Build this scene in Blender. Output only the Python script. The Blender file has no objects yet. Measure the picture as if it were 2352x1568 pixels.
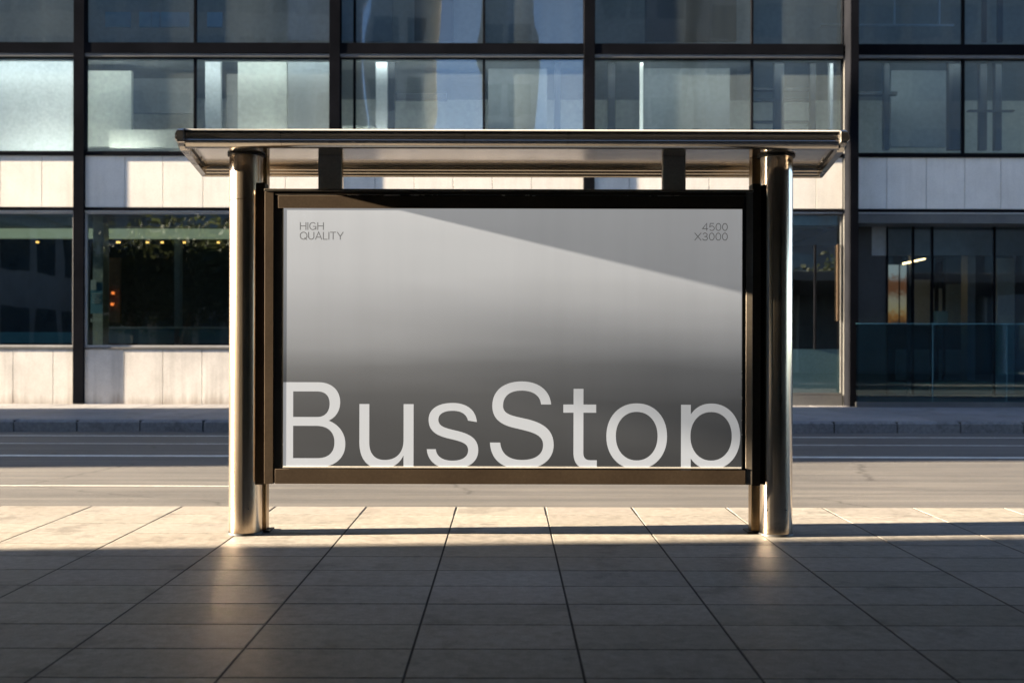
import bpy, bmesh, math, random
from mathutils import Vector, Matrix
random.seed(7)
R = math.radians
S = bpy.context.scene
COL = S.collection
# ------------------------------------------------------------------ camera
EYE, F, VX, VY = 1.25, 2287.0, 1165.0, 790.0     # measured from the photograph at 2352 px width
cam_d = bpy.data.cameras.new('camera'); cam = bpy.data.objects.new('camera', cam_d); COL.objects.link(cam)
cam_d.sensor_width = 36.0; cam_d.lens = 36.0 * F / 2352.0
cam_d.shift_x = (1176 - VX) / 2352.0; cam_d.shift_y = (VY - 784) / 2352.0
cam_d.clip_end = 2000; cam_d.clip_start = 0.05
cam.location = (0, 0, EYE); cam.rotation_euler = (R(90), R(-0.13), 0)
cam_d.dof.use_dof = True; cam_d.dof.focus_distance = 6.5; cam_d.dof.aperture_fstop = 2.0
S.camera = cam
# ------------------------------------------------------------------ light
EL, AZ = 13.6, 4.0                                # sun low on the left, 4 degrees behind the camera plane
to_sun = Vector((-math.cos(R(AZ)) * math.cos(R(EL)), -math.sin(R(AZ)) * math.cos(R(EL)), math.sin(R(EL))))
sd = bpy.data.lights.new('sun', 'SUN'); sd.energy = 5.0; sd.angle = R(0.5); sd.color = (1.0, 0.82, 0.60)
sun = bpy.data.objects.new('sun', sd); COL.objects.link(sun)
sun.rotation_euler = to_sun.to_track_quat('Z', 'Y').to_euler()
W = bpy.data.worlds.new("World"); S.world = W; W.use_nodes = True
nt = W.node_tree; nt.nodes.clear()
sky = nt.nodes.new('ShaderNodeTexSky'); sky.sky_type = 'NISHITA'; sky.sun_disc = False
sky.sun_elevation = R(EL); sky.sun_rotation = R(270 - AZ); sky.air_density = 0.5; sky.dust_density = 0.3; sky.ozone_density = 1.0
bg = nt.nodes.new('ShaderNodeBackground'); bg.inputs['Strength'].default_value = 0.05
wo = nt.nodes.new('ShaderNodeOutputWorld')
nt.links.new(sky.outputs[0], bg.inputs[0]); nt.links.new(bg.outputs[0], wo.inputs[0])
S.view_settings.view_transform = 'Standard'; S.view_settings.look = 'None'
S.view_settings.exposure = 3.6; S.view_settings.gamma = 1.0
S.render.engine = 'CYCLES'
S.cycles.max_bounces = 10; S.cycles.transparent_max_bounces = 16; S.cycles.glossy_bounces = 6
S.cycles.caustics_reflective = False; S.cycles.caustics_refractive = False

def PX(xd, d): return (xd - VX) / F * d
def PZ(yd, d): return EYE + (VY - yd) / F * d

# ------------------------------------------------------------------ materials
def node_mat(name):
    m = bpy.data.materials.new(name); m.use_nodes = True
    t = m.node_tree; b = t.nodes['Principled BSDF']; return m, t, b
def N(t, typ, **kw):
    n = t.nodes.new(typ)
    for k, v in kw.items(): setattr(n, k, v)
    return n
def coords(t, scale=(1, 1, 1), kind='Object'):
    tc = N(t, 'ShaderNodeTexCoord'); mp = N(t, 'ShaderNodeMapping'); mp.inputs['Scale'].default_value = scale
    t.links.new(tc.outputs[kind], mp.inputs[0]); return mp.outputs[0]
def noise(t, vec, scale, detail=4, rough=0.55):
    n = N(t, 'ShaderNodeTexNoise'); n.inputs['Scale'].default_value = scale
    n.inputs['Detail'].default_value = detail; n.inputs['Roughness'].default_value = rough
    t.links.new(vec, n.inputs['Vector']); return n.outputs[0]
def ramp(t, fac, stops):
    r = N(t, 'ShaderNodeValToRGB'); e = r.color_ramp.elements
    while len(e) < len(stops): e.new(0.5)
    for i, (p, c) in enumerate(stops):
        e[i].position = p; e[i].color = (c[0], c[1], c[2], 1) if len(c) == 3 else c
    t.links.new(fac, r.inputs[0]); return r.outputs[0]
def g(v): return (v, v, v)
def mixc(t, a, b, fac, typ='MIX'):
    m = N(t, 'ShaderNodeMix', data_type='RGBA', blend_type=typ)
    for s, v in ((m.inputs[0], fac), (m.inputs[6], a), (m.inputs[7], b)):
        if hasattr(v, 'is_linked') or hasattr(v, 'links'): t.links.new(v, s)
        elif isinstance(v, (int, float)): s.default_value = v
        else: s.default_value = (v[0], v[1], v[2], 1)
    return m.outputs[2]
def bump(t, b, h, strength, dist=0.01):
    n = N(t, 'ShaderNodeBump'); n.inputs['Strength'].default_value = strength; n.inputs['Distance'].default_value = dist
    t.links.new(h, n.inputs['Height']); t.links.new(n.outputs[0], b.inputs['Normal'])
def mottled(name, c1, c2, scale=3.0, rough=0.7, sc=(1, 1, 1), bmp=0.15, spec=0.4, metallic=0.0, fine=60, bd=0.003):
    m, t, b = node_mat(name)
    v = coords(t, sc)
    n1 = noise(t, v, scale); n2 = noise(t, v, scale * fine / 3.0, 3)
    c = ramp(t, n1, [(0.3, c1), (0.7, c2)])
    c = mixc(t, c, ramp(t, n2, [(0.3, g(0.82)), (0.7, g(1.0))]), 1.0, 'MULTIPLY')
    t.links.new(c, b.inputs['Base Color'])
    b.inputs['Roughness'].default_value = rough; b.inputs['Metallic'].default_value = metallic
    b.inputs['Specular IOR Level'].default_value = spec
    if bmp: bump(t, b, n2, bmp, bd)
    return m
def brushed(name, col, rough, sc, amount=0.12, bmp=0.04, aniso=0.0):
    m, t, b = node_mat(name)
    v = coords(t, sc)
    n1 = noise(t, v, 1.0, 5, 0.65)
    v2 = coords(t, (1, 1, 1)); n2 = noise(t, v2, 2.3, 5, 0.6)
    c = ramp(t, n1, [(0.25, tuple(x * 0.82 for x in col)), (0.75, col)])
    c = mixc(t, c, ramp(t, n2, [(0.35, g(0.86)), (0.62, g(1.0))]), 1.0, 'MULTIPLY')
    t.links.new(c, b.inputs['Base Color'])
    ma = N(t, 'ShaderNodeMapRange'); ma.inputs[1].default_value = 0.3; ma.inputs[2].default_value = 0.7
    ma.inputs[3].default_value = rough - amount / 2; ma.inputs[4].default_value = rough + amount / 2
    t.links.new(n1, ma.inputs[0]); t.links.new(ma.outputs[0], b.inputs['Roughness'])
    b.inputs['Metallic'].default_value = 1.0
    if sc[2] < 1:      # splash dirt and dull marks near the foot
        sp = N(t, 'ShaderNodeSeparateXYZ'); t.links.new(v2, sp.inputs[0]); nd = noise(t, v2, 14, 6, 0.7)
        md = N(t, 'ShaderNodeMath', operation='MULTIPLY_ADD'); md.inputs[1].default_value = 0.22; t.links.new(nd, md.inputs[0]); t.links.new(sp.outputs['Z'], md.inputs[2])
        c = mixc(t, c, ramp(t, md.outputs[0], [(0.10, (0.30, 0.24, 0.18)), (0.19, g(1.0))]), 0.8, 'MULTIPLY'); t.links.new(c, b.inputs['Base Color'])
    bump(t, b, n1, bmp, 0.002)
    return m
def emit(name, col, s):
    m, t, b = node_mat(name)
    b.inputs['Base Color'].default_value = (*col, 1); b.inputs['Emission Color'].default_value = (*col, 1)
    b.inputs['Emission Strength'].default_value = s; return m
def glass(name, refl, tint, wav=0.0, rough=0.01, wsc=(0.9, 1, 0.25), milk=0.0):
    m = bpy.data.materials.new(name); m.use_nodes = True; t = m.node_tree; t.nodes.clear()
    out = N(t, 'ShaderNodeOutputMaterial'); mx = N(t, 'ShaderNodeMixShader')
    tr = N(t, 'ShaderNodeBsdfTransparent'); tr.inputs[0].default_value = (*tint, 1)
    gl = N(t, 'ShaderNodeBsdfGlossy'); gl.inputs['Roughness'].default_value = rough
    gl.inputs['Color'].default_value = (0.86, 0.95, 1.0, 1)
    fr = N(t, 'ShaderNodeFresnel'); fr.inputs[0].default_value = 1.5
    ad = N(t, 'ShaderNodeMath', operation='ADD', use_clamp=True); ad.inputs[1].default_value = refl
    t.links.new(fr.outputs[0], ad.inputs[0]); t.links.new(ad.outputs[0], mx.inputs[0])
    t.links.new(tr.outputs[0], mx.inputs[1]); t.links.new(gl.outputs[0], mx.inputs[2]); t.links.new(mx.outputs[0], out.inputs[0])
    if milk:      # milky haze over the panes painted in as diffuse colour, in uneven streaks
        df = N(t, 'ShaderNodeBsdfDiffuse'); df.inputs[0].default_value = (0.66, 0.82, 0.86, 1); m2 = N(t, 'ShaderNodeMixShader')
        nm = noise(t, coords(t, (1.4, 1, 0.12)), 1.0, 4, 0.6); fm = ramp(t, nm, [(0.32, g(milk * 0.6)), (0.66, g(milk * 1.35))])
        t.links.new(fm, m2.inputs[0]); t.links.new(mx.outputs[0], m2.inputs[1]); t.links.new(df.outputs[0], m2.inputs[2]); t.links.new(m2.outputs[0], out.inputs[0])
    if wav:
        v = coords(t, wsc, 'Object'); n = noise(t, v, 1.3, 1.5, 0.4)
        bp = N(t, 'ShaderNodeBump'); bp.inputs['Strength'].default_value = 1.0; bp.inputs['Distance'].default_value = wav
        t.links.new(n, bp.inputs['Height']); t.links.new(bp.outputs[0], gl.inputs['Normal'])
    return m

M = {}
M['steel_v'] = brushed('brushed_steel_vertical', (0.68, 0.58, 0.46), 0.17, (60, 60, 0.35), 0.08, 0.05)
M['steel_h'] = brushed('brushed_steel_horizontal', (0.60, 0.53, 0.44), 0.24, (0.3, 70, 70), 0.14, 0.08)
M['steel_cap'] = brushed('cast_end_steel', (0.5, 0.48, 0.45), 0.22, (8, 8, 8), 0.2, 0.1)
M['soffit'] = brushed('soffit_sheet', (0.88, 0.82, 0.74), 0.14, (0.35, 60, 60), 0.08, 0.03)
M['soffit'].node_tree.nodes['Principled BSDF'].inputs['Metallic'].default_value = 0.9
M['bronze'] = mottled('bronze_paint', (0.050, 0.036, 0.025), (0.068, 0.050, 0.034), 2.5, 0.5, bmp=0.05, spec=0.08, metallic=0.0)
M['bronze_h'] = M['bronze']
M['bracket'] = mottled('bracket_paint', (0.72, 0.66, 0.58), (0.80, 0.74, 0.66), 2.5, 0.5, bmp=0.05)
M['frame_grey'] = mottled('frame_grey', (0.15, 0.13, 0.105), (0.19, 0.165, 0.135), 2.5, 0.45, bmp=0.05)
M['fascia'] = brushed('fascia_steel', (0.54, 0.50, 0.45), 0.20, (0.3, 70, 70), 0.14, 0.08)
M['steel_left'] = brushed('satin_steel', (0.70, 0.57, 0.43), 0.23, (60, 60, 0.35), 0.08, 0.05)
M['sun_glint_edge'] = mottled('sun_glint_edge', (0.62, 0.60, 0.56), (0.74, 0.72, 0.68), 3, 0.4, bmp=0.0)  # pale tone puts the sun's bright line into roof edge and poster lip
M['gasket'] = mottled('black_rubber', g(0.012), g(0.02), 6, 0.5, bmp=0.0)
M['trim'] = brushed('poster_trim', (0.7, 0.67, 0.6), 0.25, (5, 5, 5), 0.1, 0.02)
M['gold'] = brushed('champagne_metal', (0.42, 0.30, 0.17), 0.33, (50, 50, 0.5), 0.1, 0.04)
M['dark_metal'] = mottled('dark_anodised', (0.005, 0.0055, 0.007), (0.009, 0.0095, 0.012), 1.4, 0.8, bmp=0.03, spec=0.0)
M['grey_metal'] = mottled('grey_anodised', (0.12, 0.12, 0.12), (0.16, 0.16, 0.155), 2, 0.4, bmp=0.03, metallic=0.4)
M['pale_frame'] = mottled('pale_window_edge', g(0.42), g(0.5), 2, 0.4, bmp=0.0, metallic=0.3)

def concrete(name, c1, c2, streak=0.35):
    m, t, b = node_mat(name)
    v = coords(t, (1, 1, 1)); vs = coords(t, (7, 7, 0.5))
    n1 = noise(t, v, 1.6, 6, 0.6); n2 = noise(t, vs, 1.0, 5, 0.6); n3 = noise(t, v, 55, 4)
    c = ramp(t, n1, [(0.3, c1), (0.7, c2)])
    c = mixc(t, c, ramp(t, n2, [(0.3, g(0.72)), (0.55, g(1.0))]), streak, 'MULTIPLY')
    c = mixc(t, c, ramp(t, n3, [(0.3, g(0.86)), (0.6, g(1.0))]), 1.0, 'MULTIPLY')
    sp = N(t, 'ShaderNodeSeparateXYZ'); t.links.new(v, sp.inputs[0])      # splash dirt along the foot
    md = N(t, 'ShaderNodeMath', operation='MULTIPLY_ADD'); md.inputs[1].default_value = 0.55; t.links.new(n2, md.inputs[0]); t.links.new(sp.outputs['Z'], md.inputs[2])
    c = mixc(t, c, ramp(t, md.outputs[0], [(0.28, (0.55, 0.48, 0.42)), (0.52, g(1.0))]), 0.8, 'MULTIPLY')
    t.links.new(c, b.inputs['Base Color']); b.inputs['Roughness'].default_value = 0.75
    bump(t, b, n3, 0.25, 0.004); return m
M['concrete'] = concrete('facade_concrete', (0.50, 0.475, 0.44), (0.66, 0.63, 0.585), 0.7)
M['panel'] = concrete('spandrel_panel', (0.66, 0.63, 0.57), (0.76, 0.73, 0.67), 0.3)
M['frosted'] = mottled('frosted_panel', (0.40, 0.46, 0.46), (0.48, 0.53, 0.52), 1.2, 0.35, bmp=0.02)

def paving(name, base, rough=0.5):
    m, t, b = node_mat(name)
    at = N(t, 'ShaderNodeAttribute'); at.attribute_name = 'tone'
    v = coords(t)
    n1 = noise(t, v, 0.9, 6, 0.6); n2 = noise(t, v, 18, 6, 0.7); n3 = noise(t, v, 140, 4, 0.6)
    c = ramp(t, n1, [(0.3, tuple(x * 0.82 for x in base)), (0.7, base)])
    c = mixc(t, c, ramp(t, n2, [(0.35, g(0.55)), (0.62, g(1.0))]), 0.75, 'MULTIPLY')
    c = mixc(t, c, ramp(t, n3, [(0.30, g(0.62)), (0.55, g(1.0))]), 0.8, 'MULTIPLY')
    vo = N(t, 'ShaderNodeTexVoronoi'); vo.inputs['Scale'].default_value = 9.0
    t.links.new(v, vo.inputs['Vector'])
    c = mixc(t, c, ramp(t, vo.outputs[0], [(0.03, g(0.45)), (0.07, g(1.0))]), 0.6, 'MULTIPLY')
    c = mixc(t, c, at.outputs[0], 1.0, 'MULTIPLY')
    t.links.new(c, b.inputs['Base Color'])
    nl = noise(t, v, 2.6, 7, 0.68)      # spills and tread wear
    c = mixc(t, c, ramp(t, nl, [(0.36, g(0.55)), (0.46, g(1.0))]), 0.55, 'MULTIPLY')
    t.links.new(c, b.inputs['Base Color'])
    rr = ramp(t, n2, [(0.3, g(rough - 0.08)), (0.7, g(rough + 0.12))]); t.links.new(rr, b.inputs['Roughness'])
    b.inputs['Specular IOR Level'].default_value = 0.09
    ad = N(t, 'ShaderNodeMath', operation='ADD'); t.links.new(n2, ad.inputs[0]); t.links.new(n3, ad.inputs[1])
    bump(t, b, ad.outputs[0], 0.35, 0.004); return m
M['paving'] = paving('pavement_slabs', (0.35, 0.327, 0.295), 0.50)
M['far_paving'] = paving('far_pavement_slabs', (0.30, 0.30, 0.31), 0.6)
M['kerb'] = paving('kerb_granite', (0.25, 0.25, 0.255), 0.6)
M['bed'] = mottled('joint_sand', g(0.02), g(0.03), 9, 0.95)

def asphalt():
    m, t, b = node_mat('asphalt')
    v = coords(t); vs = coords(t, (0.22, 5.0, 1)); vc = coords(t, (0.5, 2.2, 1))
    n1 = noise(t, vs, 1.0, 7, 0.62); n2 = noise(t, v, 90, 4, 0.7); n3 = noise(t, v, 0.35, 4)
    c = ramp(t, n1, [(0.28, (0.06, 0.059, 0.058)), (0.5, (0.10, 0.096, 0.092)), (0.72, (0.145, 0.138, 0.126))])
    c = mixc(t, c, ramp(t, n2, [(0.3, g(0.6)), (0.65, g(1.1))]), 0.7, 'MULTIPLY')
    c = mixc(t, c, ramp(t, n3, [(0.35, g(0.8)), (0.6, g(1.0))]), 1.0, 'MULTIPLY')
    # hairline cracks
    vo = N(t, 'ShaderNodeTexVoronoi', feature='DISTANCE_TO_EDGE'); vo.inputs['Scale'].default_value = 0.55
    dn = N(t, 'ShaderNodeMix', data_type='RGBA'); dn.inputs[0].default_value = 0.12
    nn = N(t, 'ShaderNodeTexNoise'); nn.inputs['Scale'].default_value = 4; nn.inputs['Detail'].default_value = 5
    t.links.new(vc, nn.inputs['Vector']); t.links.new(vc, dn.inputs[6]); t.links.new(nn.outputs['Color'], dn.inputs[7])
    t.links.new(dn.outputs[2], vo.inputs['Vector'])
    c = mixc(t, c, ramp(t, vo.outputs[0], [(0.0, g(0.35)), (0.006, g(1.0))]), 0.8, 'MULTIPLY')
    t.links.new(c, b.inputs['Base Color']); b.inputs['Roughness'].default_value = 0.62
    b.inputs['Specular IOR Level'].default_value = 0.4
    ad = N(t, 'ShaderNodeMath', operation='ADD'); t.links.new(n2, ad.inputs[0]); t.links.new(n1, ad.inputs[1])
    bump(t, b, ad.outputs[0], 0.5, 0.008); return m
M['asphalt'] = asphalt()
M['paint_line'] = mottled('road_paint', (0.55, 0.53, 0.48), (0.78, 0.76, 0.70), 7, 0.6, fine=40, bmp=0.2)
M['glass_low'] = glass('window_glass_low', 0.14, (0.50, 0.64, 0.66), 0.006)
M['glass_up'] = glass('window_glass_up', 0.12, (0.66, 0.80, 0.84), 0.010, milk=0.10)
M['glass_top'] = glass('window_glass_top', 0.07, (0.45, 0.60, 0.72), 0.007, milk=0.035)
M['glass_side'] = glass('window_glass_side', 0.06, (0.50, 0.66, 0.74), 0.006, milk=0.08)
M['glass_door'] = glass('door_glass', 0.05, (0.55, 0.68, 0.72), 0.004)
M['glass_rail'] = glass('balustrade_glass', 0.03, (0.50, 0.72, 0.80), 0.0)
M['rail_edge'] = mottled('glass_edge', (0.10, 0.26, 0.30), (0.14, 0.32, 0.36), 3, 0.2, bmp=0)
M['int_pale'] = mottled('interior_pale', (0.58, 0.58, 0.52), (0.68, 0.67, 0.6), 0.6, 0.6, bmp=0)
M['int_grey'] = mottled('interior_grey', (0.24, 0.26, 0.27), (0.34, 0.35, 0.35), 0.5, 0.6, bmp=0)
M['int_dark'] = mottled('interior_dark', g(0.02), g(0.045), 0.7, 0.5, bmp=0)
M['int_brown'] = mottled('interior_brown', (0.16, 0.075, 0.035), (0.22, 0.11, 0.05), 0.9, 0.5, sc=(6, 6, 0.6), bmp=0)
M['int_white'] = mottled('interior_white', g(0.75), g(0.82), 0.8, 0.6, bmp=0)
M['blue_print'] = mottled('blue_print', (0.16, 0.36, 0.5), (0.22, 0.45, 0.6), 5, 0.5, bmp=0)
M['lamp'] = emit('lamp_orange', (1.0, 0.50, 0.12), 0.35)
M['lamp_red'] = emit('lamp_red', (1.0, 0.2, 0.04), 0.2)
M['strip'] = emit('lamp_strip', (1.0, 0.62, 0.28), 0.9)
M['office_fill'] = emit('office_fill', (0.97, 1.0, 0.97), 0.75); M['office_fill_dim'] = emit('office_fill_dim', (0.7, 0.85, 1.0), 0.15)  # emission for the hidden strips added to fill the rooms with light
M['glow_blind'] = emit('glow_blind', (1.0, 0.98, 0.88), 0.08); M['uplight_fill'] = emit('uplight_fill', (1.0, 0.94, 0.82), 4.5); M['reflection_glow'] = emit('reflection_glow', (0.80, 0.82, 0.55), 0.028)  # blind and band glow on their own; the floor strips are added
M['tower_a'] = concrete('tower_concrete', (0.40, 0.39, 0.36), (0.50, 0.48, 0.44), 0.5)
M['tower_b'] = concrete('tower_grey', (0.17, 0.18, 0.19), (0.24, 0.25, 0.26), 0.4)
M['tower_glass'] = mottled('tower_glass', (0.03, 0.05, 0.07), (0.06, 0.09, 0.11), 0.3, 0.12, bmp=0, spec=0.8)
M['bark'] = mottled('bark', (0.06, 0.045, 0.035), (0.12, 0.09, 0.065), 8, 0.9, sc=(1, 1, 0.3))
def leaf_mat():
    m, t, b = node_mat('leaves'); v = coords(t)
    n = noise(t, v, 1.4, 5); n2 = noise(t, v, 12, 2)
    c = ramp(t, n, [(0.3, (0.028, 0.048, 0.018)), (0.55, (0.05, 0.065, 0.033)), (0.75, (0.085, 0.09, 0.05))])
    c = mixc(t, c, ramp(t, n2, [(0.3, g(0.5)), (0.7, g(1.1))]), 1.0, 'MULTIPLY')
    t.links.new(c, b.inputs['Base Color']); b.inputs['Roughness'].default_value = 0.6
    tl = N(t, 'ShaderNodeBsdfTranslucent'); t.links.new(mixc(t, c, (1.15, 1.0, 0.8), 1.0, 'MULTIPLY'), tl.inputs[0])
    mx = N(t, 'ShaderNodeMixShader'); mx.inputs[0].default_value = 0.5
    t.links.new(b.outputs[0], mx.inputs[1]); t.links.new(tl.outputs[0], mx.inputs[2]); t.links.new(mx.outputs[0], t.nodes['Material Output'].inputs[0]); return m
M['leaf'] = leaf_mat()

# ------------------------------------------------------------------ mesh helpers
def obj(name, bm, m, parent=None, smooth=False, loc=None):
    me = bpy.data.meshes.new(name); bmesh.ops.recalc_face_normals(bm, faces=bm.faces)
    if smooth:
        for f in bm.faces: f.smooth = True
    bm.to_mesh(me); bm.free()
    o = bpy.data.objects.new(name, me); COL.objects.link(o); me.materials.append(M[m] if isinstance(m, str) else m)
    if parent: o.parent = parent
    if loc: o.location = loc
    if smooth:
        try: me.set_sharp_from_angle(angle=R(20))
        except Exception: pass
    return o
def empty(name, label, cat, loc=(0, 0, 0), group=None):
    o = bpy.data.objects.new(name, None); COL.objects.link(o); o.location = loc
    o['label'] = label; o['category'] = cat
    if group: o['group'] = group
    return o
def tag(o, label, cat, group=None):
    o['label'] = label; o['category'] = cat
    if group: o['group'] = group
    return o
def struct(o): o['kind'] = 'structure'; return o
def stuff(o): o['kind'] = 'stuff'; return o
def box(bm, x0, x1, y0, y1, z0, z1, bev=0.0, seg=2):
    vs = [bm.verts.new((x, y, z)) for z in (z0, z1) for y in (y0, y1) for x in (x0, x1)]
    fs = [bm.faces.new([vs[i] for i in q]) for q in ((0, 2, 3, 1), (4, 5, 7, 6), (0, 1, 5, 4), (2, 6, 7, 3), (0, 4, 6, 2), (1, 3, 7, 5))]
    if bev:
        ed = list({e for f in fs for e in f.edges})
        bmesh.ops.bevel(bm, geom=ed, offset=bev, segments=seg, affect='EDGES', profile=0.5)
def nb(): return bmesh.new()
def bx(name, m, parent, x0, x1, y0, y1, z0, z1, bev=0.0):
    bm = nb(); box(bm, x0, x1, y0, y1, z0, z1, bev); return obj(name, bm, m, parent, smooth=bev > 0)
def lathe(bm, cx, cy, prof, seg=64):
    rings = []
    for r, z in prof:
        rings.append([bm.verts.new((cx + r * math.cos(2 * math.pi * i / seg), cy + r * math.sin(2 * math.pi * i / seg), z)) for i in range(seg)])
    for a, b in zip(rings, rings[1:]):
        for i in range(seg): bm.faces.new((a[i], a[(i + 1) % seg], b[(i + 1) % seg], b[i]))
    return rings
def extrude(bm, prof, fx0, fx1, close=True):
    """profile of (y, z) points swept along x; the end positions may depend on y"""
    a = [bm.verts.new((fx0(y), y, z)) for y, z in prof]; b = [bm.verts.new((fx1(y), y, z)) for y, z in prof]
    n = len(prof)
    for i in range(n if close else n - 1): bm.faces.new((a[i], a[(i + 1) % n], b[(i + 1) % n], b[i]))
    if close: bm.faces.new(a); bm.faces.new(b[::-1])

# ================================================================== GROUND
Y_KERB, Z_ROAD, Y_FAR, Z_FAR, Y_FAC = 7.66, -0.12, 15.45, 0.06, 19.5
bm = nb(); box(bm, -400, 400, -400, 400, -3.0, -0.30)
struct(obj('ground', bm, 'bed'))
def slab_sheet(name, mat, xs, ys, gapx, gapy, z, th, bev=0.003, tone=0.13):
    bm = nb(); cl = bm.loops.layers.float_color.new('tone')
    for i in range(len(xs) - 1):
        for j in range(len(ys) - 1):
            x0, x1, y0, y1 = xs[i] + gapx / 2, xs[i + 1] - gapx / 2, ys[j] + gapy / 2, ys[j + 1] - gapy / 2
            dz = random.uniform(-0.0004, 0.0004); t = 1 - random.random() * tone
            tc = (t * random.uniform(0.985, 1.015), t, t * random.uniform(0.97, 1.01), 1)
            lo = [bm.verts.new((x, y, z - th)) for x, y in ((x0, y0), (x1, y0), (x1, y1), (x0, y1))]
            mi = [bm.verts.new((x, y, z - bev + dz)) for x, y in ((x0, y0), (x1, y0), (x1, y1), (x0, y1))]
            up = [bm.verts.new((x, y, z + dz)) for x, y in ((x0 + bev, y0 + bev), (x1 - bev, y0 + bev), (x1 - bev, y1 - bev), (x0 + bev, y1 - bev))]
            fs = [bm.faces.new(up)]
            for k in range(4):
                fs.append(bm.faces.new((lo[k], lo[(k + 1) % 4], mi[(k + 1) % 4], mi[k])))
                fs.append(bm.faces.new((mi[k], mi[(k + 1) % 4], up[(k + 1) % 4], up[k])))
            for f in fs:
                for l in f.loops: l[cl] = tc
    o = obj(name, bm, mat); return struct(o)
xs = [-0.385 + 0.7 * i for i in range(-22, 24)]
for i, v in enumerate([-2.49, -1.775, -1.076, -0.385, 0.292, 0.955, 1.68, 2.42]): xs[19 + i] = v
ys = [5.86 + 0.355 * j for j in range(-28, 6)]
ys = [y for y in ys if y < 7.35]; kb = ys[-1]
slab_sheet('pavement', 'paving', xs, ys, 0.011, 0.008, 0.0, 0.03, 0.0008)
slab_sheet('kerb', 'paving', xs, [kb, Y_KERB], 0.004, 0.006, 0.0, 0.3, 0.008)
bm = nb(); box(bm, -60, 60, -60, Y_KERB - 0.02, -0.28, -0.0022); struct(obj('pavement_bed', bm, 'bed'))
bm = nb()
box(bm, -60, xs[0], -60, Y_KERB, -0.2, -0.002); box(bm, xs[-1], 60, -60, Y_KERB, -0.2, -0.002); box(bm, xs[0], xs[-1], -60, ys[0], -0.2, -0.002)
struct(obj('plaza', bm, mottled('plaza_stone', (0.24, 0.23, 0.22), (0.30, 0.29, 0.275), 1.0, 0.7)))
# road
bm = nb()
nx, ny = 60, 8
gr = [[bm.verts.new((-80 + 160 * i / nx, Y_KERB + 0.01 + (Y_FAR - Y_KERB) * j / ny, Z_ROAD + 0.03 * math.sin(math.pi * j / ny))) for j in range(ny + 1)] for i in range(nx + 1)]
for i in range(nx):
    for j in range(ny): bm.faces.new((gr[i][j], gr[i + 1][j], gr[i + 1][j + 1], gr[i][j + 1]))
struct(obj('road', bm, 'asphalt', smooth=True))
def road_z(y):
    j = (y - Y_KERB - 0.01) / (Y_FAR - Y_KERB) * ny; k = int(j); f = j - k
    zz = lambda q: Z_ROAD + 0.03 * math.sin(math.pi * q / ny)
    return zz(k) * (1 - f) + zz(k + 1) * f
def road_line(x0, x1, y, w):
    bm = nb(); n = 80; a = []
    for i in range(n + 1):
        x = x0 + (x1 - x0) * i / n; e = random.uniform(-0.006, 0.006)
        a.append((bm.verts.new((x, y - w / 2 + e, road_z(y - w / 2) + 0.004)), bm.verts.new((x, y + w / 2 + e, road_z(y + w / 2) + 0.004))))
    for p, q in zip(a, a[1:]): bm.faces.new((p[0], q[0], q[1], p[1]))
    return struct(obj('road_marking', bm, 'paint_line'))
road_line(-60, 60, 11.85, 0.15); road_line(-60, 60, 13.35, 0.07); road_line(-40, -2.3, 9.42, 0.035); road_line(-60, 60, 14.6, 0.10)
# far kerb and pavement
xf = [-40 + 0.85 * i + random.uniform(-0.01, 0.01) for i in range(96)]
slab_sheet('far_kerb', 'kerb', [-40 + 0.98 * i for i in range(84)], [Y_FAR, Y_FAR + 0.18], 0.022, 0.006, Z_FAR, 0.3, 0.035)
slab_sheet('far_pavement', 'far_paving', xf, [Y_FAR + 0.18 + 0.8 * j for j in range(7)], 0.016, 0.008, Z_FAR, 0.04, 0.004, 0.2)
bm = nb(); box(bm, -80, 80, Y_FAR + 0.05, 60, -0.28, Z_FAR - 0.014); struct(obj('far_pavement_bed', bm, 'bed'))

# ================================================================== BUS SHELTER
PYF = 6.465                                         # front plane of the poster case
PC, PR = 6.575, 0.108                               # post centre depth and radius
SH = empty('bus_shelter', 'steel bus shelter with a flat roof and a large grey poster between round posts', 'bus shelter', (0, PC, 0))
def shp(name, bm, m, smooth=False, parent=None):
    o = obj(name, bm, m, parent or SH, smooth)
    if parent is None: o.location = (0, -PC, 0)
    return o
SOFF = 2.492
for px_, seam in ((-1.724, PZ(463, 6.57)), (1.773, None)):
    bm = nb()
    prof = [(PR, 0.0), (PR, 0.004)]
    if seam: prof += [(PR, seam - 0.0035), (PR - 0.004, seam - 0.003), (PR - 0.004, seam + 0.0005), (PR + 0.001, seam + 0.001), (PR + 0.001, SOFF)]
    else: prof += [(PR, SOFF)]
    lathe(bm, px_, PC, prof, 96)
    post = shp('post', bm, 'steel_left' if seam else 'steel_v', True)
    post['label'] = 'left round post with a seam ring near the top' if seam else 'right polished round post'
    bm = nb(); lathe(bm, px_, PC, [(PR + 0.001, SOFF - 0.012), (PR + 0.012, SOFF - 0.011), (PR + 0.014, SOFF - 0.001), (PR, SOFF - 0.0005)], 96)
    shp('collar', bm, 'gasket', True, post)
    bm = nb(); lathe(bm, px_, PC, [(PR + 0.002, 0.016), (PR + 0.005, 0.013), (PR + 0.007, 0.002), (PR + 0.001, 0.001)], 96)
    shp('base_seal', bm, 'gasket', True, post)
    for a in (-133, -66):
        bm = nb(); c = Vector((px_ + (PR) * math.cos(R(a)), PC + PR * math.sin(R(a)), 0.175))
        bmesh.ops.create_icosphere(bm, subdivisions=2, radius=0.0055, matrix=Matrix.Translation(c))
        shp('bolt', bm, 'gasket', True, post)
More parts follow.
